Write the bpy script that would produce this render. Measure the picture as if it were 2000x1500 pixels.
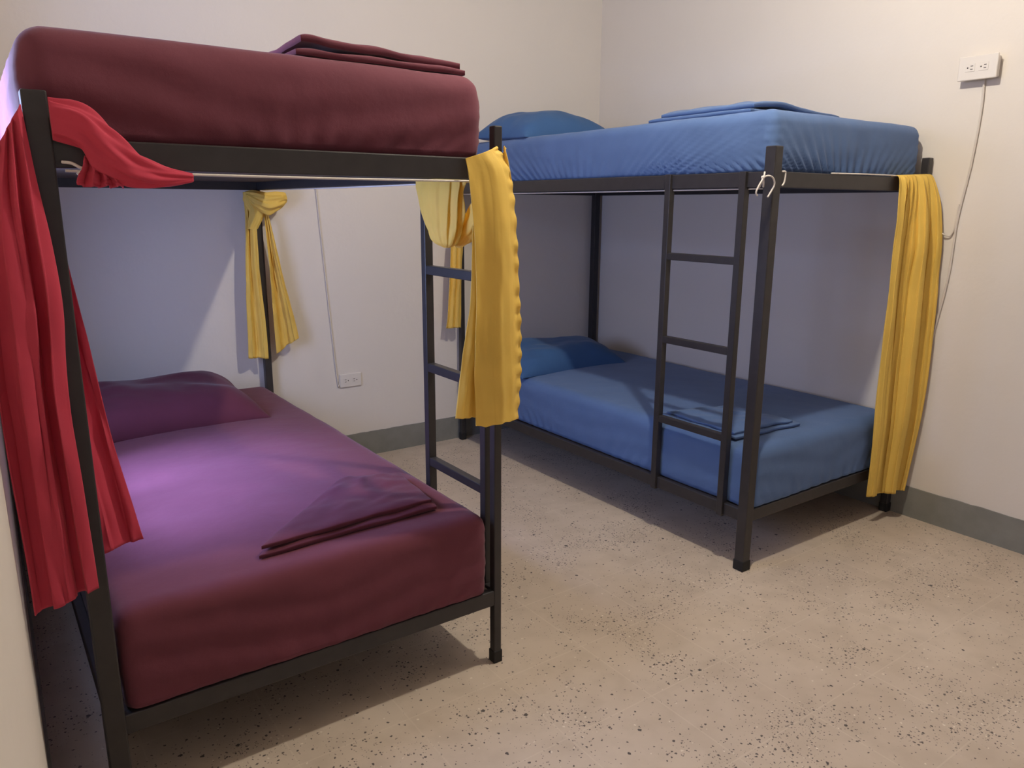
import bpy, bmesh, math, random
from math import sin, cos, pi, exp, sqrt, radians
from mathutils import Vector, Matrix, noise
random.seed(7)
S = bpy.context.scene
for o in list(bpy.data.objects): bpy.data.objects.remove(o)
COL = S.collection

# ------------------------------------------------------------------ camera, world, exposure, lights
cam = bpy.data.cameras.new('camera'); co = bpy.data.objects.new('camera', cam); COL.objects.link(co)
PITCH, YAW, ROLL = .2296, .6179, .0052
F = Vector((sin(YAW)*cos(PITCH), cos(YAW)*cos(PITCH), -sin(PITCH)))
R0 = Vector((cos(YAW), -sin(YAW), 0)); U0 = R0.cross(F)
R = R0*cos(ROLL)+U0*sin(ROLL); U = -R0*sin(ROLL)+U0*cos(ROLL)
co.matrix_world = Matrix(((R.x, U.x, -F.x, -3.1566), (R.y, U.y, -F.y, -3.6887), (R.z, U.z, -F.z, 1.3298), (0, 0, 0, 1)))
cam.sensor_width = 36; cam.lens = 1488.3/2000*36; cam.clip_start = .004
S.camera = co
w = bpy.data.worlds.new('world'); S.world = w; w.use_nodes = True
w.node_tree.nodes['Background'].inputs[0].default_value = (.35, .45, 1, 1)
w.node_tree.nodes['Background'].inputs[1].default_value = 1.0
S.view_settings.view_transform = 'Standard'; S.view_settings.look = 'None'
S.view_settings.exposure = 0; S.view_settings.gamma = 1; S.view_settings.use_curve_mapping = False
BULB_STRENGTH = 1680; BULB_COL = (1, .92, .79)
WIN_POWER = 46; WIN_COL = (.44, .56, 1); SKY_POWER = 9; SKY_COL = (.36, .44, 1)
LAMP = Vector((-1.40, -2.28, 2.62))
la = bpy.data.lights.new('daylight', 'AREA'); la.shape = 'RECTANGLE'; la.size = 1.15; la.size_y = .68
la.energy = WIN_POWER; la.color = WIN_COL
lo = bpy.data.objects.new('daylight', la); COL.objects.link(lo)
ls = bpy.data.lights.new('high_sky', 'AREA'); ls.shape = 'RECTANGLE'; ls.size = .5; ls.size_y = .35
ls.energy = SKY_POWER; ls.color = SKY_COL; ls.spread = radians(34)
lso = bpy.data.objects.new('high_sky', ls); COL.objects.link(lso)

# ------------------------------------------------------------------ materials
def srgb(r, g, b):
    f = lambda c: (c/255/12.92) if c/255 <= .04045 else ((c/255+.055)/1.055)**2.4
    return (f(r), f(g), f(b), 1)
def mat(name, col, rough=.6, metal=0, spec=.5, bump=None, var=None, sheen=0):
    m = bpy.data.materials.new(name); m.use_nodes = True; nt = m.node_tree; N = nt.nodes; L = nt.links
    b = N['Principled BSDF']; b.inputs['Base Color'].default_value = col
    b.inputs['Roughness'].default_value = rough; b.inputs['Metallic'].default_value = metal
    b.inputs['Specular IOR Level'].default_value = spec
    if sheen: b.inputs['Sheen Weight'].default_value = sheen; b.inputs['Sheen Roughness'].default_value = .4
    tc = N.new('ShaderNodeTexCoord')
    if var:
        sc, amt = var
        n = N.new('ShaderNodeTexNoise'); n.inputs['Scale'].default_value = sc; n.inputs['Detail'].default_value = 5
        L.new(tc.outputs['Object'], n.inputs['Vector'])
        r = N.new('ShaderNodeMapRange'); r.inputs['From Min'].default_value = .3; r.inputs['From Max'].default_value = .7
        r.inputs['To Min'].default_value = 1-amt; r.inputs['To Max'].default_value = 1+amt
        L.new(n.outputs['Fac'], r.inputs['Value'])
        v = N.new('ShaderNodeVectorMath'); v.operation = 'SCALE'; v.inputs[0].default_value = col[:3]
        L.new(r.outputs[0], v.inputs['Scale']); L.new(v.outputs[0], b.inputs['Base Color'])
    if bump:
        last = None
        for sc, st, dist in bump:
            n = N.new('ShaderNodeTexNoise'); n.inputs['Scale'].default_value = sc; n.inputs['Detail'].default_value = 4
            L.new(tc.outputs['Object'], n.inputs['Vector'])
            bm_ = N.new('ShaderNodeBump'); bm_.inputs['Strength'].default_value = st; bm_.inputs['Distance'].default_value = dist
            L.new(n.outputs['Fac'], bm_.inputs['Height'])
            if last: L.new(last.outputs[0], bm_.inputs['Normal'])
            last = bm_
        L.new(last.outputs[0], b.inputs['Normal'])
    return m
def fabric(name, col, trans=0, rough=.85, weave=900, sheen=.15, bump=.25):
    m = mat(name, col, rough, spec=.25, bump=[(weave, bump, .001), (14, .12, .02)], var=(6, .06), sheen=sheen)
    if trans:
        nt = m.node_tree; N = nt.nodes; L = nt.links; b = N['Principled BSDF']; out = N['Material Output']
        t = N.new('ShaderNodeBsdfTranslucent'); t.inputs[0].default_value = col
        mx = N.new('ShaderNodeMixShader'); mx.inputs[0].default_value = trans
        L.new(b.outputs[0], mx.inputs[1]); L.new(t.outputs[0], mx.inputs[2]); L.new(mx.outputs[0], out.inputs[0])
    return m
M = {}
M['wall'] = mat('white_plaster', srgb(226, 219, 210), .8, spec=.2, bump=[(9, .15, .02), (60, .1, .004), (420, .12, .001)], var=(2.2, .012))
M['ceiling'] = mat('ceiling_paint', srgb(178, 168, 156), .85, spec=.2, bump=[(60, .1, .003)])
M['base'] = mat('grey_skirting_paint', srgb(132, 132, 126), .55, bump=[(40, .3, .004), (8, .3, .01)], var=(14, .08))
M['metal'] = mat('black_metal_paint', srgb(48, 45, 46), .42, spec=.5, bump=[(300, .1, .0005)], var=(30, .12))
M['rubber'] = mat('black_rubber', srgb(30, 29, 29), .75)
M['board'] = mat('dark_board', srgb(70, 55, 48), .8, var=(12, .2))
M['burg'] = fabric('burgundy_sheet', srgb(109, 57, 70))
M['burg2'] = fabric('burgundy_pillowcase', srgb(98, 47, 62))
M['blue'] = fabric('blue_sheet', srgb(88, 114, 158))
M['blue2'] = fabric('blue_pillowcase', srgb(62, 98, 146))
M['red'] = fabric('red_cloth', srgb(214, 76, 98), .28)
M['yellow'] = fabric('yellow_cloth', srgb(250, 216, 110), .26, rough=.6, sheen=.05, bump=.1)
M['cord'] = mat('white_cord', srgb(225, 218, 210), .5)
M['plastic'] = mat('white_plastic', srgb(226, 220, 212), .3)
M['slot'] = mat('dark_slot', srgb(60, 55, 52), .6)
M['cable'] = mat('white_cable', srgb(214, 206, 196), .5)
M['wframe'] = mat('window_paint', srgb(215, 212, 208), .5)
def glass_mat():
    m = bpy.data.materials.new('clear_glass'); m.use_nodes = True; N = m.node_tree.nodes; L = m.node_tree.links
    N.remove(N['Principled BSDF']); t = N.new('ShaderNodeBsdfTransparent'); g = N.new('ShaderNodeBsdfGlossy'); g.inputs['Roughness'].default_value = .05
    mx = N.new('ShaderNodeMixShader'); mx.inputs[0].default_value = .07
    L.new(t.outputs[0], mx.inputs[1]); L.new(g.outputs[0], mx.inputs[2]); L.new(mx.outputs[0], N['Material Output'].inputs[0]); return m
M['glass'] = glass_mat()
def bulb_mat():
    m = bpy.data.materials.new('glowing_bulb'); m.use_nodes = True; b = m.node_tree.nodes['Principled BSDF']
    b.inputs['Emission Color'].default_value = (*BULB_COL, 1); b.inputs['Emission Strength'].default_value = BULB_STRENGTH; return m
M['bulb'] = bulb_mat()

def terrazzo():
    m = bpy.data.materials.new('terrazzo_tiles'); m.use_nodes = True; nt = m.node_tree; N = nt.nodes; L = nt.links
    b = N['Principled BSDF']; b.inputs['Specular IOR Level'].default_value = .35
    tc = N.new('ShaderNodeTexCoord')
    def math_(op, a, bb=None, clamp=False):
        n = N.new('ShaderNodeMath'); n.operation = op; n.use_clamp = clamp
        for i, v in enumerate((a, bb)):
            if v is None: continue
            if isinstance(v, (int, float)): n.inputs[i].default_value = v
            else: L.new(v, n.inputs[i])
        return n.outputs[0]
    def noise_(sc, det=4, src=None):
        n = N.new('ShaderNodeTexNoise'); n.inputs['Scale'].default_value = sc; n.inputs['Detail'].default_value = det
        L.new(src or tc.outputs['Object'], n.inputs['Vector']); return n.outputs['Fac']
    def mixc(fac, a, bcol):
        n = N.new('ShaderNodeMix'); n.data_type = 'RGBA'; L.new(fac, n.inputs[0])
        for i, v in ((6, a), (7, bcol)):
            if isinstance(v, tuple): n.inputs[i].default_value = v
            else: L.new(v, n.inputs[i])
        return n.outputs[2]
    def ramp(v, lo_, hi_):
        r = N.new('ShaderNodeMapRange'); r.inputs['From Min'].default_value = lo_; r.inputs['From Max'].default_value = hi_; L.new(v, r.inputs['Value']); return r.outputs[0]
    base = mixc(ramp(noise_(1.6), .35, .68), srgb(212, 197, 180), srgb(195, 179, 161))
    base = mixc(math_('MULTIPLY', ramp(noise_(11, 6), .45, .75), .35), base, srgb(172, 157, 138))
    # warp coordinates slightly so that the chips are not round
    dn = N.new('ShaderNodeTexNoise'); dn.inputs['Scale'].default_value = 160; L.new(tc.outputs['Object'], dn.inputs['Vector'])
    vm = N.new('ShaderNodeVectorMath'); vm.operation = 'MULTIPLY_ADD'; L.new(dn.outputs['Color'], vm.inputs[0]); vm.inputs[1].default_value = (.008, .008, 0); L.new(tc.outputs['Object'], vm.inputs[2])
    flat = N.new('ShaderNodeVectorMath'); flat.operation = 'MULTIPLY'; flat.inputs[1].default_value = (1, 1, 0); L.new(vm.outputs[0], flat.inputs[0])
    clus = ramp(noise_(4.2, 4), .47, .68)
    for sc, size, dens, c in ((60, .0030, .42, srgb(70, 62, 64)), (90, .0022, .36, srgb(96, 86, 84)), (150, .0014, .25, srgb(120, 106, 98)), (70, .0025, .10, srgb(230, 220, 205)), (24, .0048, .10, srgb(52, 48, 52))):
        v = N.new('ShaderNodeTexVoronoi'); v.voronoi_dimensions = '2D'; v.inputs['Scale'].default_value = sc; L.new(flat.outputs[0], v.inputs['Vector'])
        sp = N.new('ShaderNodeSeparateColor'); L.new(v.outputs['Color'], sp.inputs[0])
        thr = math_('MULTIPLY', math_('ADD', clus, .14), dens)
        on = math_('LESS_THAN', sp.outputs[0], thr)
        rad = math_('MULTIPLY', math_('ADD', math_('MULTIPLY', sp.outputs[1], .8), .45), size*sc)
        hit = math_('LESS_THAN', v.outputs['Distance'], rad)
        base = mixc(math_('MULTIPLY', math_('MULTIPLY', on, hit), .88), base, c)
    # tile joints every 0.30 m
    sx = N.new('ShaderNodeSeparateXYZ'); L.new(tc.outputs['Object'], sx.inputs[0])
    def joint(o, off):
        f = math_('FRACT', math_('DIVIDE', math_('ADD', o, off), .30)); d = math_('ABSOLUTE', math_('SUBTRACT', f, .5))
        return math_('GREATER_THAN', d, .5-.007)
    j = math_('MAXIMUM', joint(sx.outputs[0], 20.05), joint(sx.outputs[1], 20.09))
    base = mixc(math_('MULTIPLY', j, .22), base, srgb(228, 216, 198))
    L.new(base, b.inputs['Base Color'])
    L.new(math_('ADD', math_('MULTIPLY', noise_(5), .25), .36), b.inputs['Roughness'])
    return m
M['floor'] = terrazzo()

# ------------------------------------------------------------------ helpers
def tag(o, label, cat, group=None):
    o['label'] = label; o['category'] = cat
    if group: o['group'] = group
    return o
def empty(name, loc, label, cat, group=None):
    o = bpy.data.objects.new(name, None); COL.objects.link(o); o.location = loc; o.empty_display_size = .05
    return tag(o, label, cat, group)
def link(name, bm, m, parent=None, smooth=False, sub=0, solid=0):
    me = bpy.data.meshes.new(name); bmesh.ops.recalc_face_normals(bm, faces=bm.faces); bm.to_mesh(me); bm.free()
    me.materials.append(m)
    if smooth:
        for p in me.polygons: p.use_smooth = True
    o = bpy.data.objects.new(name, me); COL.objects.link(o)
    if parent is not None:
        o.parent = parent
        t = parent; off = Vector((0, 0, 0))
        while t is not None: off += t.location; t = t.parent
        o.data.transform(Matrix.Translation(-off))
    if solid:
        md = o.modifiers.new('thick', 'SOLIDIFY'); md.thickness = solid; md.offset = 0
    if sub:
        md = o.modifiers.new('sub', 'SUBSURF'); md.levels = sub; md.render_levels = sub
    return o
def box(bm, a, b, bev=0, seg=2, mtx=None):
    c = [(a[i]+b[i])/2 for i in range(3)]; s = [abs(b[i]-a[i]) for i in range(3)]
    r = bmesh.ops.create_cube(bm, size=1); vs = r['verts']
    for v in vs: v.co = Vector((v.co.x*s[0]+c[0], v.co.y*s[1]+c[1], v.co.z*s[2]+c[2]))
    if bev:
        es = list({e for v in vs for e in v.link_edges})
        g = bmesh.ops.bevel(bm, geom=es, offset=bev, segments=seg, profile=.5, affect='EDGES'); vs = list({v for f in g['faces'] for v in f.verts} | {v for v in vs if v.is_valid})
    if mtx: bmesh.ops.transform(bm, matrix=mtx, verts=vs)
    return bm
def bx(name, a, b, m, parent=None, bev=0): return link(name, box(bmesh.new(), a, b, bev), m, parent)
def tube(bm, pts, r, n=8, cyc=False):
    pts = [Vector(p) for p in pts]
    # catmull-rom resample
    P = []
    for i in range(len(pts)-1):
        p0 = pts[max(i-1, 0)]; p1 = pts[i]; p2 = pts[i+1]; p3 = pts[min(i+2, len(pts)-1)]
        k = 6 if len(pts) > 2 else 1
        for j in range(k):
            t = j/k; P.append(.5*((2*p1)+(-p0+p2)*t+(2*p0-5*p1+4*p2-p3)*t*t+(-p0+3*p1-3*p2+p3)*t**3))
    P.append(pts[-1]); rings = []; up = None
    for i, p in enumerate(P):
        d = (P[min(i+1, len(P)-1)]-P[max(i-1, 0)]).normalized()
        if up is None: up = Vector((0, 0, 1)) if abs(d.z) < .9 else Vector((1, 0, 0))
        a = d.cross(up).normalized(); up = a.cross(d).normalized()
        rings.append([bm.verts.new(p+(a*cos(2*pi*k/n)+up*sin(2*pi*k/n))*r) for k in range(n)])
    for A, B in zip(rings, rings[1:]):
        for k in range(n): bm.faces.new((A[k], A[(k+1) % n], B[(k+1) % n], B[k]))
    bm.faces.new(rings[0]); bm.faces.new(rings[-1][::-1]); return bm
def lerp(a, b, t): return a+(b-a)*t
def crv(vals, t):      # smooth interpolation through evenly spaced rows
    n = len(vals)-1; x = min(max(t*n, 0), n-1e-6); i = int(x); f = x-i
    p0 = vals[max(i-1, 0)]; p1 = vals[i]; p2 = vals[i+1]; p3 = vals[min(i+2, n)]
    return .5*((2*p1)+(-p0+p2)*f+(2*p0-5*p1+4*p2-p3)*f*f+(-p0+3*p1-3*p2+p3)*f**3)
def nz(x, y, z=0): return noise.noise(Vector((x, y, z)))

def cloth(bm, rows, nrm, pleats, nu=70, nv=60, seed=0., ruffle=0, hem=0, edge_amp=1, bulge=0, open_to=None):
    """rows: list of (left point, right point, pleat amplitude); pleats run along the rows."""
    Ls = [Vector(r[0]) for r in rows]; Rs = [Vector(r[1]) for r in rows]; A = [r[2] for r in rows]
    nrm = Vector(nrm).normalized(); g = []
    for j in range(nv+1):
        v = j/nv; Lp = crv(Ls, v); Rp = crv(Rs, v); amp = crv(A, v); row = []
        for i in range(nu+1):
            u = i/nu
            uu = u + .035*sin(2*pi*(u*1.3+seed))+.02*nz(u*3, v*2, seed)
            ph = 2*pi*(pleats*uu+seed+.25*nz(v*2.2, seed*3+u*.8, 4))
            s = sin(ph); s = math.copysign(abs(s)**.8, s)
            if open_to:
                ph2 = 2*pi*(open_to*(u+.05*sin(2*pi*u*1.4+seed))+seed*1.7+.12*nz(v*1.5, seed))
                b2 = sin(ph2); b2 = math.copysign(abs(b2)**.55, b2); q_ = min(1, max(0, (v-.02)*2.6)); q_ = q_*q_*(3-2*q_)
                s = s*(1-q_*.8)+b2*q_*1.05
            k = .6+.55*nz(u*4+seed*5, v*1.1, 2)+.3
            e = lerp(edge_amp, 1, min(1, min(u, 1-u)*6))
            p = Lp.lerp(Rp, u)+nrm*(amp*s*k*e+bulge*sin(pi*u)+.006*nz(u*7, v*9, seed+9)*min(1, amp*80))
            lat = (Rp-Lp).normalized() if (Rp-Lp).length > 1e-6 else Vector((1, 0, 0))
            p += lat*amp*.35*sin(ph*2+.6)*e
            if ruffle:
                q = max(0, (u-.78)/.22); p += nrm*ruffle*q*sin(v*104+3*nz(v*8, seed)) + lat*ruffle*.35*q*sin(v*104+1.4)*(1-v*.8)
            if hem: p.z += hem*(nz(u*5+seed, 3.3)+.4*sin(ph))*v**6
            row.append(bm.verts.new(p))
        g.append(row)
    for j in range(nv):
        for i in range(nu): bm.faces.new((g[j][i], g[j][i+1], g[j+1][i+1], g[j+1][i]))
    return bm
def bundle(bm, rows, folds=7, amp=.18, twist=1.2, nu=64, nv=60, seed=0., wob=.0):
    """closed gathered bundle. rows: (centre, half vector a, half vector b)."""
    C = [Vector(r[0]) for r in rows]; A = [Vector(r[1]) for r in rows]; B = [Vector(r[2]) for r in rows]; g = []
    for j in range(nv+1):
        v = j/nv; c = crv(C, v); a = crv(A, v); b = crv(B, v); row = []
        for i in range(nu):
            t = 2*pi*i/nu
            f = 1+amp*(sin(folds*t+twist*2*pi*v+2*nz(v*2, seed))*.6+.5*sin((folds*2+1)*t-twist*5*v+seed)*.5)+.12*nz(cos(t)*2+seed, sin(t)*2, v*6)
            row.append(bm.verts.new(c+(a*cos(t)+b*sin(t))*f+Vector((0, 0, wob*nz(v*5, t, seed)))))
        g.append(row)
    for j in range(nv):
        for i in range(nu): bm.faces.new((g[j][i], g[j][(i+1) % nu], g[j+1][(i+1) % nu], g[j+1][i]))
    bm.faces.new(g[0]); bm.faces.new(g[-1][::-1]); return bm

# ------------------------------------------------------------------ room
XR = .106; YF = -5.6; H = 2.85; T = .12
def struct(o): o['kind'] = 'structure'; return o
struct(bx('floor', (-3.5, YF-T, -.1), (XR+T, T, 0), M['floor']))
struct(bx('ceiling', (-3.5, YF-T, H), (XR+T, T, H+.1), M['ceiling']))
struct(bx('wall_back', (-3.5, 0, 0), (XR+T, T, H), M['wall']))
struct(bx('wall_right', (XR, YF-T, 0), (XR+T, 0, H), M['wall']))
struct(bx('wall_front', (-3.5, YF-T, 0), (XR, YF, H), M['wall']))
# left wall runs slightly out of square; it has the window
TH = math.atan2(.056, 3.6)
WM = Matrix.Translation((-3.1785, -3.7, 0)) @ Matrix.Rotation(-TH, 4, 'Z')    # local +y runs to the back wall
wy0, wy1, wz0, wz1 = 1.95, 2.75, .85, 2.12
bm = bmesh.new()
for a, b in (((-T, -1.1, 0), (0, wy0, H)), ((-T, wy1, 0), (0, 3.75, H)), ((-T, wy0, 0), (0, wy1, wz0)), ((-T, wy0, wz1), (0, wy1, H))): box(bm, a, b, mtx=WM)
struct(link('wall_left', bm, M['wall']))
def skirting(name, a, b, axis, mtx=None):
    bm = bmesh.new(); box(bm, a, b)
    es = [e for e in bm.edges if abs(e.verts[0].co[axis]-e.verts[1].co[axis]) > .5]
    bmesh.ops.subdivide_edges(bm, edges=es, cuts=150)
    for v in bm.verts:
        if v.co.z > .1: v.co.z += .004*nz(v.co[axis]*6, 1.7)+.003*nz(v.co[axis]*25, 5)
    if mtx: bm.transform(mtx)
    return struct(link(name, bm, M['base']))
skirting('baseboard_back', (-3.12, -.006, 0), (XR, 0.01, .132), 0)
skirting('baseboard_right', (XR-.006, YF, 0), (XR+.01, -.006, .136), 1)
skirting('baseboard_left', (-.01, -1.0, 0), (.006, 3.69, .12), 1, WM)
# window in the left wall
bm = bmesh.new(); fr = .045
for a, b in (((-.09, wy0, wz0), (-.03, wy0+fr, wz1)), ((-.09, wy1-fr, wz0), (-.03, wy1, wz1)), ((-.09, wy0, wz0), (-.03, wy1, wz0+fr)), ((-.09, wy0, wz1-fr), (-.03, wy1, wz1)), ((-.08, (wy0+wy1)/2-.02, wz0), (-.04, (wy0+wy1)/2+.02, wz1))): box(bm, a, b, .003, mtx=WM)
wf = struct(link('window_1', bm, M['wframe']))
bm = bmesh.new(); box(bm, (-.062, wy0+fr, wz0+fr), (-.058, wy1-fr, wz1-fr), mtx=WM); link('window_pane', bm, M['glass'], wf)
lo.matrix_world = WM @ Matrix.Translation((-.115, (wy0+wy1)/2, (wz0+wz1)/2)) @ Matrix.Rotation(-pi/2, 4, 'Y')
lso.matrix_world = WM @ Matrix.Translation((-.66, (wy0+wy1)/2+.05, 1.95)) @ Matrix.Rotation(-pi/2, 4, 'Y') @ Matrix.Rotation(radians(54), 4, 'Y')
# ceiling lamp (above the frame)
ce = empty('ceiling_lamp', (LAMP.x, LAMP.y, H), 'round glowing bulb hanging in a white holder from the ceiling', 'lamp')
bm = bmesh.new(); bmesh.ops.create_uvsphere(bm, u_segments=32, v_segments=20, radius=.035, matrix=Matrix.Translation(LAMP)); link('bulb', bm, M['bulb'], ce, True)
bm = bmesh.new(); bmesh.ops.create_cone(bm, cap_ends=True, segments=32, radius1=.022, radius2=.045, depth=.10, matrix=Matrix.Translation((LAMP.x, LAMP.y, LAMP.z+.08))); link('lamp_holder', bm, M['plastic'], ce)
bm = bmesh.new(); bmesh.ops.create_cone(bm, cap_ends=True, segments=24, radius1=.006, radius2=.006, depth=H-LAMP.z-.14, matrix=Matrix.Translation((LAMP.x, LAMP.y, (H+LAMP.z+.14)/2))); link('lamp_stem', bm, M['plastic'], ce)
bm = bmesh.new(); bmesh.ops.create_cone(bm, cap_ends=True, segments=32, radius1=.055, radius2=.06, depth=.02, matrix=Matrix.Translation((LAMP.x, LAMP.y, H-.01))); link('canopy', bm, M['plastic'], ce)

# ------------------------------------------------------------------ bunk beds
ZU0, ZU1 = 1.394, 1.447; ZL0, ZL1 = .190, .237; HP = 1.528
def bunk(name, label, x0, x1, y0, y1, posts, side, stiles, rungs):
    """posts: (x,y,half width). side: x of the ladder side, -1 left / +1 right"""
    t = empty(name, ((x0+x1)/2, (y0+y1)/2, 0), label, 'bunk bed', 'black metal bunk beds')
    for (px, py, hw) in posts:
        bm = box(bmesh.new(), (px-hw, py-hw, .012), (px+hw, py+hw, HP), .003)
        p = link('post', bm, M['metal'], t)
        bm = box(bmesh.new(), (px-hw-.0025, py-hw-.0025, 0), (px+hw+.0025, py+hw+.0025, .04), .003); link('foot_cap', bm, M['rubber'], p)
    g = .012
    for z0, z1, nm in ((ZU0, ZU1, 'upper'), (ZL0, ZL1, 'lower')):
        for xx in (x0, x1):
            link('side_rail', box(bmesh.new(), (xx-g, y0+.012, z0), (xx+g, y1-.012, z1), .003), M['metal'], t)
        for yy in (y0, y1):
            link('end_rail', box(bmesh.new(), (x0+.012, yy-g, z0), (x1-.012, yy+g, z1), .003), M['metal'], t)
        bm = box(bmesh.new(), (x0+g, y0+g, z1-.018), (x1-g, y1-g, z1-.009), .001)
        link('bed_base', bm, M['board'], t)
    xs = (x0 if side < 0 else x1)+side*(.004 if side > 0 else .010); h = .0135
    lad = link('ladder', box(bmesh.new(), (xs-h, stiles[0]-h, ZL0-.004), (xs+h, stiles[0]+h, ZU1+.002), .002), M['metal'], t)
    link('stile', box(bmesh.new(), (xs-h, stiles[1]-h, ZL0-.004), (xs+h, stiles[1]+h, ZU1+.002), .002), M['metal'], lad)
    for z in rungs:
        link('rung', box(bmesh.new(), (xs-h+.001, stiles[0]+h, z-h), (xs+h-.001, stiles[1]-h, z+h), .002), M['metal'], lad)
    return t
RX0, RX1, RY0, RY1 = -3.020, -2.011, -1.999, -.045
BX0, BX1, BY0, BY1 = -.917, .083, -2.037, -.045
bunk('bunk_bed', 'black metal bunk bed with burgundy bedding and red and yellow curtains', RX0, RX1, RY0, RY1,
     ((RX0, RY0, .0205), (RX1, RY0, .0125), (RX0, RY1, .017), (RX1-.012, RY1+.005, .0165)), 1, (-1.945, -1.620), (1.139, .836, .526))
bunk('bunk_bed', 'black metal bunk bed with blue bedding in the corner of the room', BX0, BX1, BY0, BY1,
     ((BX0, BY0, .0205), (BX1, BY0, .016), (BX0, BY1, .0135), (BX1-.022, BY1, .019)), -1, (-1.932, -1.585), (1.143, .817, .490))

# ------------------------------------------------------------------ mattresses
def mattress(name, a, b, r, m, label, disp, step=.012, rb=.012, group='mattresses in fitted sheets'):
    a = Vector(a); b = Vector(b); c = (a+b)/2; h = (b-a)/2; bm = bmesh.new()
    n = [max(4, int(round(2*h[i]/step))) for i in range(3)]; cache = {}
    def vert(i, j, k):
        key = (i, j, k)
        if key in cache: return cache[key]
        q = Vector(((i/n[0]*2-1)*h.x, (j/n[1]*2-1)*h.y, (k/n[2]*2-1)*h.z))
        rr = r
        zb = rb if q.z < 0 else rr
        cl = Vector((max(-h.x+rr, min(h.x-rr, q.x)), max(-h.y+rr, min(h.y-rr, q.y)), max(-h.z+zb, min(h.z-zb, q.z)))); d = q-cl
        d.z *= rr/zb; nn = d.normalized(); p = cl+Vector((nn.x*rr, nn.y*rr, nn.z*zb))
        e = disp(p, nn, h)
        cache[key] = bm.verts.new(c+p+(nn*e if not isinstance(e, Vector) else e)); return cache[key]
    for ax in range(3):
        u_, v_ = [t for t in range(3) if t != ax]
        for s in (0, n[ax]):
            for i in range(n[u_]):
                for j in range(n[v_]):
                    ids = []
                    for di, dj in ((0, 0), (1, 0), (1, 1), (0, 1)):
                        k = [0, 0, 0]; k[ax] = s; k[u_] = i+di; k[v_] = j+dj; ids.append(vert(*k))
                    bm.faces.new(ids)
    o = link(name, bm, m, None, True); return tag(o, label, 'mattress', group)
def sheet_disp(seed, gather=.006, diag=0, bulge=.010, crown=.012, pull=3.2, freq=36, sag=.0):
    def f(p, n, h):
        x, y, z = p; hb = z+h.z
        side = 1-abs(n.z)
        e = bulge*side*(1-(z/h.z)**2)
        if n.z > .3: e += crown*(1-(x/h.x)**2)*(1-(y/h.y)**4)*n.z
        if side > .15:
            if abs(n.x) >= abs(n.y): s = y; L = h.y; k = 0
            else: s = x; L = h.x; k = 3.7
            t = s/(1+pull*max(hb, 0))
            mod = .25+.95*max(0, nz(s*2.3+seed, k, 1.3)+.25)
            fold = sin(t*freq*2*pi/2.2+5*nz(t*5, seed, k))
            fold = 1-2*abs(sin(t*freq*.9+3.5*nz(t*4, seed+k, 2)))**.8 if False else fold
            e += gather*mod*fold*exp(-max(hb, 0)/.055)*side
            # long soft diagonal drag folds
            e += diag*side*sin((z*1.0+abs(s)*.18*(1 if k else .6)*(-1 if s > 0 else -1)+.02*nz(s*3, z*6, seed))*75+seed)*(.55+.6*nz(s*1.7, z*5, seed+4))
            # puckered corner seam
            cd = (h.x-abs(x))+(h.y-abs(y))
            e += .0022*exp(-cd/.03)*sin(z*190+3*nz(z*20, seed))*side
        e += .0035*nz(x*3+seed, y*3, z*3)+.0012*nz(x*14, y*14+seed, z*14)
        return e
    return f
mattress('mattress', (-3.030, -1.974, 1.440), (-2.034, -.06, 1.650), .045, M['burg'], 'thick mattress in a burgundy fitted sheet on the upper bunk at left', sheet_disp(1.3, .004, .0030, .010, .006, pull=4))
mattress('mattress', (-2.994, -2.012, .232), (-2.046, -.06, .480), .036, M['burg'], 'mattress in a burgundy fitted sheet on the lower bunk at left, lit purple', sheet_disp(4.1, .003, .0026, .005, .014, pull=2))
mattress('mattress', (-.898, -2.010, 1.440), (.062, -.068, 1.652), .035, M['blue'], 'mattress in a blue fitted sheet on the upper bunk in the corner', sheet_disp(2.2, .012, .0006, .006, .006, pull=3.8, freq=56), step=.0095)
mattress('mattress', (-.905, -2.046, .232), (.060, -.068, .468), .040, M['blue'], 'mattress in a blue fitted sheet on the lower bunk in the corner', sheet_disp(6.4, .004, .0015, .004, .012, pull=2))

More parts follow.
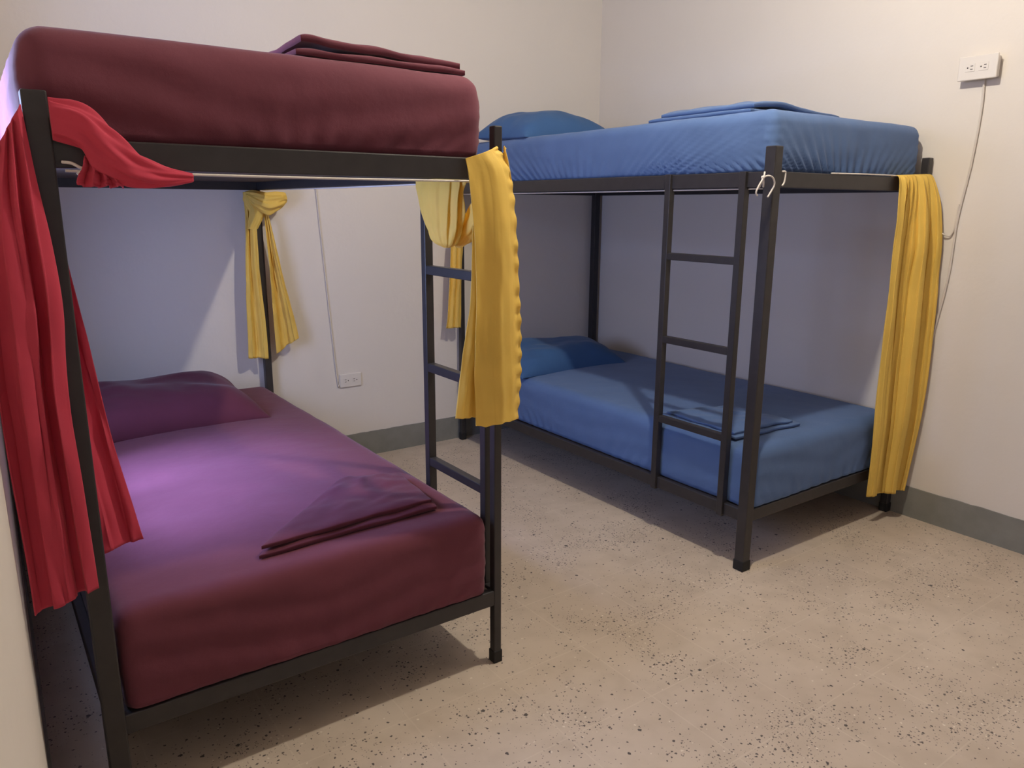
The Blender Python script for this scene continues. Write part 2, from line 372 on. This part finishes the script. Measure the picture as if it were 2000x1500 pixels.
# ------------------------------------------------------------------ pillows
def pillow(c, a, b, h, rz, m, label, seed=0., lean=0, lump=.45, nu=90, nv=60):
    bm = bmesh.new(); top = []; bot = []
    Mx = Matrix.Translation(c) @ Matrix.Rotation(rz, 4, 'Z') @ Matrix.Rotation(lean, 4, 'X')
    for j in range(nv+1):
        T_, B_ = [], []
        for i in range(nu+1):
            u = sin((i/nu*2-1)*pi/2); v = sin((j/nv*2-1)*pi/2)
            x = a*u*(1-.07*(1-u*u)*0-.06*(1-v*v)*abs(u)**3); y = b*v*(1-.09*(1-u*u)*abs(v)**3)
            e = (max(0, 1-abs(u)**3.2)*max(0, 1-abs(v)**2.8))**.55
            wr = .006*nz(u*4+seed, v*4, seed)+.0025*sin(14*(u*.8+v)+4*nz(u*2, v*2, seed))*abs(u)
            zt = h*e*(1.0-.5*lump+lump*nz(u*1.3+seed, v*1.1, seed+2))+wr*e
            zb = -h*.16*e
            edge = i in (0, nu) or j in (0, nv)
            P = Mx @ Vector((x, y, zt)); T_.append(bm.verts.new(P))
            B_.append(T_[-1] if edge else bm.verts.new(Mx @ Vector((x, y, zb))))
        top.append(T_); bot.append(B_)
    for j in range(nv):
        for i in range(nu):
            bm.faces.new((top[j][i], top[j][i+1], top[j+1][i+1], top[j+1][i]))
            q = [bot[j][i], bot[j+1][i], bot[j+1][i+1], bot[j][i+1]]
            if len(set(q)) > 2 and set(q) != {top[j][i], top[j][i+1], top[j+1][i+1], top[j+1][i]}: bm.faces.new(q)
    return tag(link('pillow', bm, m, None, True), label, 'pillow', 'pillows on the bunks')
pillow((-2.60, -.46, .512), .36, .255, .150, radians(3), M['burg2'], 'plump burgundy pillow at the head of the lower bunk at left', 1.1, radians(5), .3)
pillow((-.56, -.42, .488), .365, .215, .135, radians(0), M['blue2'], 'small dark blue pillow at the head of the lower bunk in the corner', 3.4, radians(4), .2)
pillow((-.575, -.37, 1.664), .33, .225, .150, radians(2), M['blue2'], 'rounded blue pillow at the head of the upper bunk in the corner', 5.0, radians(3), .12)

# ------------------------------------------------------------------ folded top sheets
def folded(name, layers, m, label, seed=0., nu=60, nv=60):
    bm = bmesh.new()
    for li, (q, z0, th, hf) in enumerate(layers):
        q = [Vector((p[0], p[1], 0)) for p in q]; top = []; bot = []
        for j in range(nv+1):
            Tt, Bb = [], []
            for i in range(nu+1):
                u = .5-.5*cos(pi*i/nu); v = .5-.5*cos(pi*j/nv)
                p = (q[0]*(1-u)+q[1]*u)*(1-v)+(q[3]*(1-u)+q[2]*u)*v
                p.x += .006*nz(u*4+seed, v*4, li)*1; p.y += .006*nz(u*4, v*4+seed, li+5)
                zz = z0+(hf(u, v) if hf else 0)+.003*nz(u*5+seed, v*5, li)
                e = (max(0, 1-(2*u-1)**8)*max(0, 1-(2*v-1)**8))**.5
                t_ = th*(.55+.45*e)+.005*nz(u*6, v*6+seed, li+9)*e
                edge = i in (0, nu) or j in (0, nv)
                vt = bm.verts.new((p.x, p.y, zz+(t_ if not edge else th*.5))); Tt.append(vt)
                Bb.append(vt if edge else bm.verts.new((p.x, p.y, zz)))
            top.append(Tt); bot.append(Bb)
        for j in range(nv):
            for i in range(nu):
                bm.faces.new((top[j][i], top[j][i+1], top[j+1][i+1], top[j+1][i]))
                f = [bot[j][i], bot[j+1][i], bot[j+1][i+1], bot[j][i+1]]
                if set(f) != {top[j][i], top[j][i+1], top[j+1][i+1], top[j+1][i]}:
                    try: bm.faces.new(f)
                    except ValueError: pass
    return tag(link(name, bm, m, None, True), label, 'sheet', 'folded top sheets')
qa = [(-2.665, -1.935), (-2.150, -1.905), (-2.12, -1.62), (-2.30, -1.555)]
folded('folded_sheet', [(qa, .486, .016, None), ([(-2.655, -1.925), (-2.155, -1.885), (-2.13, -1.63), (-2.295, -1.57)], .501, .016, lambda u, v: .004*(1-v)*(1-u))], M['burg2'],
       'folded burgundy sheet lying near the foot of the lower bunk at left', 1.)
qb = [(-.875, -1.935), (-.50, -1.955), (-.535, -1.62), (-.86, -1.53)]
folded('folded_sheet', [(qb, .476, .014, None), ([(-.865, -1.92), (-.53, -1.94), (-.55, -1.65), (-.85, -1.56)], .489, .014, lambda u, v: .004*sin(3*u))], M['blue'],
       'folded blue sheet lying near the foot of the lower bunk in the corner', 2.)
folded('folded_sheet', [([(-2.50, -1.93), (-2.055, -1.925), (-2.065, -1.50), (-2.48, -1.50)], 1.654, .020, lambda u, v: .002*(1-u)),
                        ([(-2.485, -1.925), (-2.064, -1.915), (-2.08, -1.52), (-2.47, -1.52)], 1.673, .024, lambda u, v: .012*exp(-((u-.02)/.14)**2)*(1-.5*v)+.004*sin(5*u))], M['burg'],
       'folded burgundy sheet on top of the upper bunk at left, one corner raised', 3.)
folded('folded_sheet', [([(-.83, -1.86), (-.10, -1.80), (-.10, -1.42), (-.83, -1.36)], 1.656, .022, lambda u, v: 0),
                        ([(-.80, -1.85), (-.16, -1.78), (-.18, -1.44), (-.80, -1.40)], 1.675, .024, lambda u, v: .014*sin(pi*u)+.006*sin(7*u))], M['blue'],
       'folded blue sheet on top of the upper bunk in the corner', 4.)

# ------------------------------------------------------------------ curtains
def curtain(name, bm, m, label, thick=.0025, sub=0):
    o = link(name, bm, m, None, True, sub, thick); return tag(o, label, 'curtain', 'bunk curtains')
# red: gathered beside the near left post
bm = bmesh.new()
cloth(bm, [((-3.086, -2.035, 1.425), (-3.043, -2.025, 1.500), .006), ((-3.112, -2.04, 1.31), (-3.036, -2.045, 1.36), .014), ((-3.128, -2.05, 1.16), (-3.026, -2.055, 1.16), .020),
           ((-3.136, -2.06, .98), (-3.035, -2.06, .98), .020), ((-3.136, -2.06, .78), (-3.030, -2.065, .80), .018), ((-3.134, -2.06, .548), (-3.024, -2.06, .575), .014)],
      (.12, -1, 0), 3.4, seed=.3, hem=.003, nu=120, nv=100, edge_amp=.5, open_to=1.8)
red = curtain('red_curtain', bm, M['red'], 'long red curtain tied around the near left post of the burgundy bunk')
bm = bmesh.new()
cloth(bm, [((-3.036, -1.955, 1.388), (-3.004, -1.955, 1.388), .006), ((-3.036, -1.95, 1.22), (-2.998, -1.95, 1.22), .010), ((-3.03, -1.95, 1.02), (-2.972, -1.95, 1.02), .013), ((-3.02, -1.95, .80), (-2.945, -1.95, .80), .013), ((-3.01, -1.95, .60), (-2.915, -1.945, .605), .012)],
      (0, -1, 0), 1.2, seed=.8, hem=.001, open_to=.55)
link('inner_tail', bm, M['red'], red, True, 0, .0025)
bm = bmesh.new()
bundle(bm, [((-3.000, -2.030, 1.480), (0, 0, .034), (0, .010, 0)), ((-2.955, -2.040, 1.466), (.006, 0, .036), (0, .020, 0)), ((-2.922, -2.045, 1.430), (.018, 0, .034), (0, .022, 0)),
            ((-2.880, -2.045, 1.398), (.010, 0, .030), (0, .022, 0)), ((-2.825, -2.040, 1.383), (.002, 0, .020), (0, .017, 0)), ((-2.765, -2.032, 1.381), (0, 0, .008), (0, .008, 0))], 5, .22, 1.1, seed=2.)
link('twisted_end', bm, M['red'], red, True)
bm = bmesh.new()
cloth(bm, [((-2.952, -2.045, 1.415), (-2.915, -2.045, 1.410), .006), ((-2.962, -2.045, 1.388), (-2.905, -2.045, 1.385), .010), ((-2.972, -2.05, 1.362), (-2.895, -2.045, 1.360), .010)], (0, -1, 0), 3.5, nv=24, seed=.1, hem=.006)
link('hem_tail', bm, M['red'], red, True, 0, .0025)

# yellow: over the near right corner of the burgundy bunk
bm = bmesh.new()
cloth(bm, [((-2.118, -2.024, 1.443), (-2.022, -2.020, 1.476), .001), ((-2.116, -2.036, 1.395), (-1.988, -2.036, 1.412), .003), ((-2.112, -2.052, 1.26), (-1.974, -2.045, 1.27), .005), ((-2.108, -2.055, 1.13), (-1.964, -2.045, 1.13), .005),
           ((-2.112, -2.055, .98), (-1.954, -2.045, .98), .006), ((-2.114, -2.055, .86), (-1.954, -2.045, .86), .007), ((-2.110, -2.055, .760), (-1.960, -2.045, .758), .008)],
      (0, -1, 0), 1.3, seed=.55, ruffle=.0032, hem=.006, nu=110, nv=150, bulge=.014)
yc = curtain('yellow_curtain', bm, M['yellow'], 'yellow curtain draped over the near right corner of the burgundy bunk')
bm = bmesh.new()
cloth(bm, [((-2.005, -2.028, 1.478), (-1.992, -2.015, 1.474), .002), ((-1.994, -2.036, 1.40), (-1.982, -1.99, 1.40), .004), ((-1.984, -2.04, 1.22), (-1.966, -1.99, 1.22), .006), ((-1.975, -2.04, 1.05), (-1.958, -2.0, 1.05), .005)], (1, 0, 0), 1.5, nu=30, nv=90, seed=.2, ruffle=.005)
link('ruffled_edge', bm, M['yellow'], yc, True, 0, .0025)
bm = bmesh.new()
cloth(bm, [((-2.105, -2.036, 1.28), (-2.05, -2.036, 1.28), .001), ((-2.112, -2.036, 1.1), (-2.05, -2.036, 1.1), .004), ((-2.134, -2.036, .95), (-2.05, -2.036, .95), .006), ((-2.158, -2.036, .785), (-2.06, -2.036, .776), .007)], (0, -1, 0), 1.6, nu=40, seed=.9, hem=.004)
link('back_layer', bm, M['yellow'], yc, True, 0, .0025)
# yellow: slung beside the ladder
bm = bmesh.new()
bundle(bm, [((-2.045, -1.765, 1.402), (0, .128, 0), (.014, 0, 0)), ((-2.045, -1.768, 1.37), (0, .118, 0), (.022, 0, 0)), ((-2.045, -1.778, 1.31), (0, .098, 0), (.026, 0, 0)), ((-2.045, -1.792, 1.26), (0, .078, 0), (.028, 0, 0)),
            ((-2.045, -1.80, 1.228), (0, .052, 0), (.022, 0, 0)), ((-2.045, -1.803, 1.214), (0, .012, 0), (.006, 0, 0))], 11, .12, .15, nu=110, seed=4.)
y2 = curtain('yellow_curtain', bm, M['yellow'], 'yellow curtain bunched in a loop beside the ladder of the burgundy bunk', 0)
bm = bmesh.new()
bundle(bm, [((-2.012, -1.760, 1.236), (0, .002, .006), (.008, 0, 0)), ((-2.008, -1.80, 1.238), (0, .004, .022), (.018, 0, 0)), ((-2.008, -1.85, 1.262), (0, .010, .030), (.020, 0, 0)), ((-2.010, -1.90, 1.300), (0, .014, .030), (.018, 0, 0)), ((-2.02, -1.975, 1.36), (0, .012, .022), (.014, 0, 0))], 4, .18, .9, seed=6.)
link('slung_fold', bm, M['yellow'], y2, True)
# yellow: knotted on the far right post of the burgundy bunk
bm = bmesh.new()
cloth(bm, [((-2.088, -.075, 1.385), (-2.040, -.080, 1.385), .008), ((-2.092, -.080, 1.28), (-2.046, -.085, 1.28), .010), ((-2.108, -.085, 1.06), (-2.048, -.085, 1.05), .012), ((-2.120, -.085, .84), (-2.040, -.085, .84), .013), ((-2.130, -.085, .625), (-2.032, -.085, .610), .012)],
      (.1, -1, 0), 2.6, seed=.7, hem=.006, open_to=1.2)
y3 = curtain('yellow_curtain', bm, M['yellow'], 'yellow curtain knotted on the far post of the burgundy bunk, two tails hanging')
bm = bmesh.new()
cloth(bm, [((-2.002, -.080, 1.29), (-1.985, -.080, 1.29), .006), ((-1.998, -.085, 1.12), (-1.955, -.085, 1.13), .012), ((-1.996, -.085, .94), (-1.925, -.085, .96), .013), ((-1.992, -.085, .78), (-1.895, -.085, .81), .014), ((-1.990, -.085, .630), (-1.872, -.085, .700), .014)],
      (-.1, -1, 0), 2.6, seed=.15, hem=.008, open_to=1.3)
link('right_tail', bm, M['yellow'], y3, True, 0, .0025)
bm = bmesh.new()
bundle(bm, [((-2.085, -.085, 1.375), (0, .01, .010), (0, .012, 0)), ((-2.055, -.095, 1.355), (0, .004, .034), (0, .028, 0)), ((-2.005, -.100, 1.335), (0, .004, .046), (0, .040, 0)), ((-1.950, -.100, 1.343), (.008, .0, .040), (0, .038, 0)), ((-1.915, -.095, 1.350), (.008, 0, .030), (0, .028, 0)), ((-1.897, -.09, 1.348), (.002, 0, .008), (0, .008, 0))], 7, .24, .8, seed=8.)
link('knot', bm, M['yellow'], y3, True)
bm = bmesh.new()
bundle(bm, [((-2.062, -.085, 1.385), (.028, 0, 0), (0, .018, 0)), ((-2.058, -.087, 1.34), (.034, 0, 0), (0, .02, 0)), ((-2.040, -.09, 1.29), (.032, 0, 0), (0, .018, 0)), ((-2.066, -.086, 1.22), (.024, 0, 0), (0, .006, 0))], 6, .16, .3, seed=3.)
link('gathered_top', bm, M['yellow'], y3, True)
# yellow: far left post of the blue bunk
bm = bmesh.new()
cloth(bm, [((-.985, -.09, 1.388), (-.925, -.09, 1.388), .006), ((-1.000, -.095, 1.25), (-.930, -.095, 1.25), .010), ((-1.018, -.095, 1.05), (-.935, -.095, 1.05), .012), ((-1.030, -.095, .85), (-.945, -.095, .85), .012), ((-1.048, -.095, .672), (-.952, -.095, .668), .012)],
      (0, -1, 0), 2.4, seed=.4, hem=.004)
curtain('yellow_curtain', bm, M['yellow'], 'narrow yellow curtain on the far left post of the blue bunk, seen behind the ladder')
# yellow: near right corner of the blue bunk
bm = bmesh.new()
cloth(bm, [((-.160, -2.026, 1.450), (.070, -2.030, 1.462), .003), ((-.166, -2.060, 1.445), (.078, -2.072, 1.452), .009), ((-.170, -2.068, 1.36), (.084, -2.105, 1.35), .013), ((-.178, -2.072, 1.20), (.086, -2.130, 1.18), .016), ((-.184, -2.075, 1.00), (.084, -2.140, .98), .018),
           ((-.180, -2.075, .72), (.082, -2.150, .72), .019), ((-.170, -2.075, .42), (.080, -2.145, .42), .019), ((-.156, -2.075, .130), (.068, -2.125, .125), .017)],
      (-.25, -1, 0), 7.5, seed=.62, hem=.003, nu=200, nv=120, edge_amp=.5, open_to=2.0)
curtain('yellow_curtain', bm, M['yellow'], 'long yellow curtain hanging at the right end of the blue bunk')

# ------------------------------------------------------------------ curtain cords
def cordthing(pts, label, ends, r=.0026):
    o = tag(link('curtain_cord', tube(bmesh.new(), pts, r), M['cord'], None, True), label, 'cord', 'white curtain cords')
    for nm, plist in ends:
        bm = bmesh.new()
        for pl in plist:
            if len(pl) == 1: bmesh.ops.create_uvsphere(bm, u_segments=14, v_segments=10, radius=.0065, matrix=Matrix.Translation(pl[0]))
            else: tube(bm, pl, .0029)
        link(nm, bm, M['cord'], o, True)
    return o
cordthing([(-2.985, -2.015, 1.389), (-2.5, -2.015, 1.3875), (-2.03, -2.015, 1.390)], 'white curtain cord stretched under the upper foot rail of the burgundy bunk',
          [('loose_end', [[(-2.990, -2.026, 1.404), (-2.975, -2.032, 1.402), (-2.960, -2.034, 1.394), (-2.945, -2.036, 1.392)], [(-2.955, -2.034, 1.393), (-2.968, -2.036, 1.382)]])])
cordthing([(-2.0, -.07, 1.396), (-2.0, -1.0, 1.392), (-2.0, -1.93, 1.394)], 'white curtain cord along the ladder side of the burgundy bunk',
          [('loose_end', [[(-1.975, -1.700, 1.262), (-1.975, -1.715, 1.275), (-1.972, -1.76, 1.284), (-1.97, -1.81, 1.282), (-1.972, -1.87, 1.292), (-1.985, -1.93, 1.31)]])], .003)
cordthing([(-.919, -.07, 1.390), (-.919, -1.0, 1.389), (-.919, -2.01, 1.391)], 'white curtain cord knotted at the near post of the blue bunk',
          [('knot', [[(-1.003, -2.064, 1.424)]]), ('loose_end', [[(-1.003, -2.064, 1.424), (-.982, -2.066, 1.430), (-.962, -2.068, 1.427), (-.948, -2.068, 1.415), (-.945, -2.067, 1.400), (-.953, -2.064, 1.383), (-.968, -2.062, 1.362)],
            [(-.993, -2.062, 1.442), (-1.003, -2.066, 1.424), (-1.022, -2.064, 1.396), (-1.030, -2.062, 1.376), (-1.022, -2.062, 1.366)], [(-1.003, -2.066, 1.422), (-.995, -2.062, 1.408), (-.990, -2.058, 1.394)],
            [(-1.000, -2.062, 1.42), (-.965, -2.03, 1.405), (-.935, -2.0, 1.394)]])])
cordthing([(-.60, -2.050, 1.4485), (-.36, -2.050, 1.4515), (-.12, -2.048, 1.4515), (.06, -2.046, 1.450)], 'white curtain cord lying on the upper foot rail of the blue bunk',
          [('loose_end', [[(-.897, -2.060, 1.446), (-.884, -2.061, 1.446), (-.881, -2.061, 1.436), (-.884, -2.061, 1.412), (-.893, -2.060, 1.400)]])])

# ------------------------------------------------------------------ outlets and cables
def sockets(parent, centre, across, up, out, s):
    for k in (-1, 1):
        c = Vector(centre)+across*k*s*.5
        bm = bmesh.new(); Mt = Matrix((across.to_4d()[:], up.to_4d()[:], out.to_4d()[:], (0, 0, 0, 1))).transposed(); Mt[3] = (0, 0, 0, 1)
        Mt = Matrix.Translation(c) @ Matrix(((across.x, up.x, out.x, 0), (across.y, up.y, out.y, 0), (across.z, up.z, out.z, 0), (0, 0, 0, 1)))
        box(bm, (-.017, -.014, 0), (.017, .014, .0015), .0005, mtx=Mt)
        so = link('socket', bm, M['plastic'], parent)
        bm = bmesh.new()
        for a, b in (((.001, .0045, .0012), (.010, .0070, .0019)), ((.001, -.0070, .0012), (.010, -.0045, .0019))): box(bm, a, b, mtx=Mt)
        bmesh.ops.create_cone(bm, cap_ends=True, segments=14, radius1=.0028, radius2=.0028, depth=.0012, matrix=Mt @ Matrix.Translation((-.009, 0, .0015)))
        link('slots', bm, M['slot'], so)
e = empty('wall_outlet', (-1.583, 0, .397), 'flat white double outlet low on the back wall between the bunks', 'outlet')
link('face_plate', box(bmesh.new(), (-1.643, -.010, .397), (-1.523, 0.0, .467), .003), M['plastic'], e)
sockets(e, (-1.583, -.010, .432), Vector((-1, 0, 0)), Vector((0, 0, 1)), Vector((0, -1, 0)), .048)
tag(link('wall_cable', tube(bmesh.new(), [(-1.735, -.005, 1.72), (-1.720, -.005, 1.42), (-1.688, -.005, .90), (-1.656, -.005, .436), (-1.644, -.005, .433)], .0035), M['cable'], None, True), 'thin white cable running down the back wall to the low outlet', 'cable')
e = empty('wall_outlet', (XR, -2.19, 1.81), 'bulky white surface-mounted double outlet high on the right wall', 'outlet')
link('mounting_box', box(bmesh.new(), (XR-.034, -2.255, 1.812), (XR, -2.128, 1.888), .005, 3), M['plastic'], e)
link('face_plate', box(bmesh.new(), (XR-.044, -2.262, 1.806), (XR-.034, -2.121, 1.894), .004, 3), M['plastic'], e)
sockets(e, (XR-.044, -2.190, 1.851), Vector((0, -1, 0)), Vector((0, 0, 1)), Vector((-1, 0, 0)), .048)
bm = bmesh.new(); tube(bm, [(XR-.008, -2.205, 1.813), (XR-.007, -2.210, 1.70), (XR-.006, -2.200, 1.50), (XR-.006, -2.176, 1.28), (XR-.006, -2.170, 1.05), (XR-.006, -2.13, .7), (XR-.006, -2.10, .14)], .0045)
tag(link('wall_cable', bm, M['cable'], None, True), 'white cable dropping down the right wall from the high outlet', 'cable')
bm = bmesh.new(); tube(bm, [(XR-.006, -2.174, 1.345), (XR-.007, -2.170, 1.26), (XR-.008, -2.160, 1.226), (XR-.012, -2.150, 1.220), (XR-.02, -2.13, 1.23), (XR-.024, -2.08, 1.26)], .003)
tag(link('short_cable', bm, M['cable'], None, True), 'short hooked white cable end beside the right yellow curtain', 'cable')
